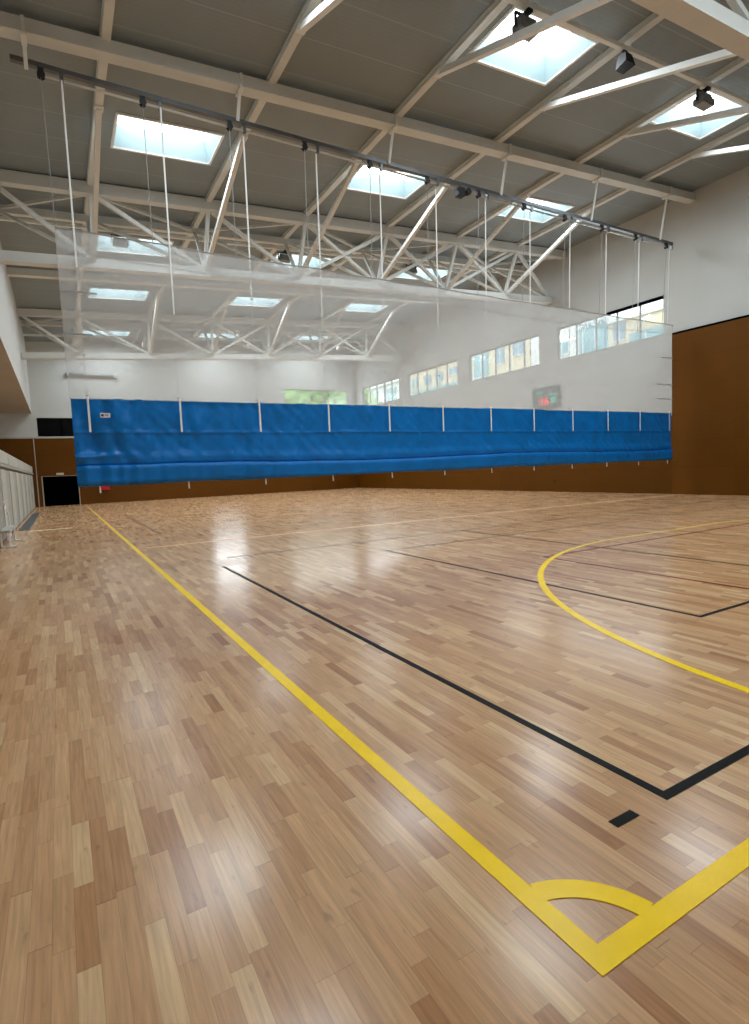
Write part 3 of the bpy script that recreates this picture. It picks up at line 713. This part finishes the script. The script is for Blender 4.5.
def text(body, size, m, parent, loc, rot, name, ext=.01, sx=1.0):
    cu = bpy.data.curves.new(name, 'FONT'); cu.body = body; cu.size = size; cu.extrude = ext; cu.align_x = 'CENTER'; cu.align_y = 'CENTER'
    o = bpy.data.objects.new(name, cu); C.objects.link(o); cu.materials.append(m); o.parent = parent; o.location = loc; o.rotation_euler = rot; o.scale = (sx,1,1)
    dg = bpy.context.evaluated_depsgraph_get(); me = bpy.data.meshes.new_from_object(o.evaluated_get(dg)); me.name = name
    n = bpy.data.objects.new(name, me); C.objects.link(n); n.parent = parent; n.location = loc; n.rotation_euler = rot; n.scale = (sx,1,1)
    bpy.data.objects.remove(o); bpy.data.curves.remove(cu)
    if not me.materials: me.materials.append(m)
    return n
RW = (math.pi/2, 0, -math.pi/2)
text(':16', .62, M['led_r'], f, (-.115, .12, .33), RW, 'red_digits')
root = empty('wall_socket', (XR-.06, 20.2, .55), 'tiny black socket low on the brown right wall under the curtain', 'socket')
b = MB(); b.box(-.03,-.06,-.06,0,.06,.06); b.build('plate', M['black'], root, bevel=.008)

# ------------------------------------------------------------------ outside: street front beyond the right windows, trees beyond the back
b = MB(); b.quad((-30,-20,-.25),(90,-20,-.25),(90,110,-.25),(-30,110,-.25)); struct(b.build('ground', M['ground']))
FXB = 38.0
def block(y0, y1, h, m, label, wins, name='building'):
    root = empty(name, (FXB, y0, -.25), label, 'building', 'buildings across the street')
    b = MB(); b.box(0,0,0,9,y1-y0,h+.25); b.build('wall', m, root)
    b = MB(); b.box(-.25,-.0,h+.25,9.2,y1-y0,h+.5); b.build('cornice', M['whitef'], root)
    for wy, wz, ww, wh, wm in wins:
        b = MB(); b.box(-.06,wy-y0,wz+.25,.0,wy-y0+ww,wz+wh+.25); p = b.build('window', wm, root)
        b = MB(); b.box(-.10,wy-y0-.08,wz+.17,-.0,wy-y0+ww+.08,wz+.25); b.build('sill', M['whitef'], p)
        b = MB(); b.box(-.08,wy-y0+ww/2-.04,wz+.25,-.061,wy-y0+ww/2+.04,wz+wh+.25); b.build('frame', M['whitef'], p)
    return root
block(20, 28.4, 12.0, M['cream'], 'low cream building seen through the right panes of the nearest window', [(24.0,9.9,2.6,1.0,M['teal']), (27.0,10.6,1.0,1.3,M['bwin'])])
sal = block(28.4, 32.2, 16.0, M['whitef'], 'building with a teal glazed front and white lettering', [(28.5,10.2,2.3,2.4,M['teal']), (31.0,10.0,.5,2.8,M['teal'])])
text('SALON', .95, M['sign'], sal, (-.14, 1.55, 12.75), RW, 'sign_lettering', .03)
block(32.22, 36.58, 15, M['whitef'], 'white building seen through the left edge of the nearest window', [(32.4,10.6,1.2,1.4,M['teal']), (34.0,9.0,1.2,1.4,M['bwin'])])
block(36.6, 46.5, 15, M['cream'], 'cream building seen through the second window', [(37.3,11.6,1.5,1.2,M['bwin']), (40.0,11.2,1.1,1.5,M['bwin']), (42.2,10.4,2.2,2.3,M['teal']), (45.0,10.2,1.0,2.2,M['whitef'])])
block(46.5, 58, 12.9, M['beige'], 'beige building seen through the third window', [(47.2,11.4,1.3,.8,M['bwin']), (49.8,11.0,1.3,1.1,M['bwin']), (52.0,11.0,1.3,1.1,M['bwin']), (54.5,11.0,1.3,1.1,M['bwin']), (47.0,9.7,10.5,.9,M['teal'])])
block(58, 72, 12.4, M['whitef'], 'pale building seen through the farthest right window', [(59.5,10.2,3.0,1.6,M['teal']), (64,10.2,3.0,1.6,M['teal']), (68.0,10.4,2.0,1.4,M['bwin'])])

def tree(x, y, h, r, seed, label):
    root = empty('tree', (x, y, -.25), label, 'tree', 'trees beyond the back window')
    b = MB(); b.lathe([(.28,0),(.2,h*.3),(.12,h*.75)], (0,0,0), 10); b.build('trunk', M['bark'], root, smooth=True)
    me = bpy.data.meshes.new('crown'); bm = bmesh.new(); rnd = random.Random(seed)
    for k in range(14):
        c = Vector((rnd.uniform(-1,1)*r*.5, rnd.uniform(-1,1)*r*.5, h*.68+rnd.uniform(-1,1)*h*.2)); rr = r*rnd.uniform(.42,.6)
        res = bmesh.ops.create_icosphere(bm, subdivisions=3, radius=rr)
        for v in res['verts']:
            v.co = c + v.co*(1+.35*noise.noise((v.co+c)*1.6)+.2*noise.noise((v.co+c)*4.5))
    bm.to_mesh(me); bm.free(); o = bpy.data.objects.new('crown', me); C.objects.link(o); me.materials.append(M['leaf']); o.parent = root
for k, (x, y, h, r) in enumerate(((21.2,52,12.4,2.6), (29.3,63,14.6,3.2), (27.2,52.5,12.0,2.2))):
    tree(x, y, h, r, k, ['leafy green tree beyond the left panes of the back window', 'leafy green tree farther off behind the other two beyond the back window', 'leafy green tree beyond the right panes of the back window'][k])
tree(33.6, 57, 11.6, 2.0, 9, 'leafy green tree outside the farthest right window')

# ------------------------------------------------------------------ light, camera
w = bpy.data.worlds.new('World'); bpy.context.scene.world = w; w.use_nodes = True
bg = w.node_tree.nodes['Background']; bg.inputs['Color'].default_value = (.90,.96,1,1); bg.inputs['Strength'].default_value = 3.0

for i, (x0, x1) in enumerate(SKX):
    for j, (y0, y1) in enumerate(SKY):
        l = bpy.data.lights.new('daylight', 'AREA'); l.shape = 'RECTANGLE'; l.size = x1-x0-.1; l.size_y = y1-y0-.1
        l.energy = 252; l.spread = math.radians(170); l.color = (.84,.94,1)
        o = bpy.data.objects.new('daylight', l); C.objects.link(o); o.location = ((x0+x1)/2, (y0+y1)/2, roof((x0+x1)/2)-.045); o.rotation_euler = (0,-math.atan(.06),0)

def window_lamp(loc, rot, w, h, e):
    l = bpy.data.lights.new('window_daylight', 'AREA'); l.shape = 'RECTANGLE'; l.size = w; l.size_y = h; l.energy = e; l.color = (.90,.96,1)
    o = bpy.data.objects.new('window_daylight', l); C.objects.link(o); o.location = loc; o.rotation_euler = rot
for a, c in WY: window_lamp((XR-.03, (a+c)/2, sum(WZ)/2), (math.pi/2, 0, math.pi/2), c-a-.1, 1.5, 105)
for (x0, x1, z0, z1), e in zip(BW, (85, 48)): window_lamp(((x0+x1)/2, YB-.08, (z0+z1)/2), (-math.pi/2, 0, 0), x1-x0-.1, z1-z0-.1, e)

cam = bpy.data.cameras.new('Camera'); co = bpy.data.objects.new('Camera', cam); C.objects.link(co)
yaw, pit, rol = .5198727, -.0793493, -.0412675
F = Vector((math.sin(yaw)*math.cos(pit), math.cos(yaw)*math.cos(pit), math.sin(pit))); Rt = Vector((math.cos(yaw), -math.sin(yaw), 0)); U = Rt.cross(F)
R2 = Rt*math.cos(rol)+U*math.sin(rol); U2 = -Rt*math.sin(rol)+U*math.cos(rol)
mw = Matrix((R2, U2, -F)).transposed().to_4x4(); mw.translation = (0,0,1.6); co.matrix_world = mw
cam.sensor_fit = 'HORIZONTAL'; cam.sensor_width = 36; cam.lens = 546.36/749*36; cam.clip_start = .05; cam.clip_end = 300
sc = bpy.context.scene; sc.camera = co
sc.view_settings.view_transform = 'Standard'; sc.view_settings.look = 'None'; sc.view_settings.exposure = 0.0
w.cycles.sampling_method = 'NONE'
for k in ('dome', 'led_r', 'led_g'): M[k].cycles.emission_sampling = 'NONE'
sc.cycles.use_adaptive_sampling = False
sc.cycles.max_bounces = 10; sc.cycles.diffuse_bounces = 6; sc.cycles.transparent_max_bounces = 16; sc.cycles.sample_clamp_indirect = 4; sc.cycles.denoising_prefilter = 'FAST'
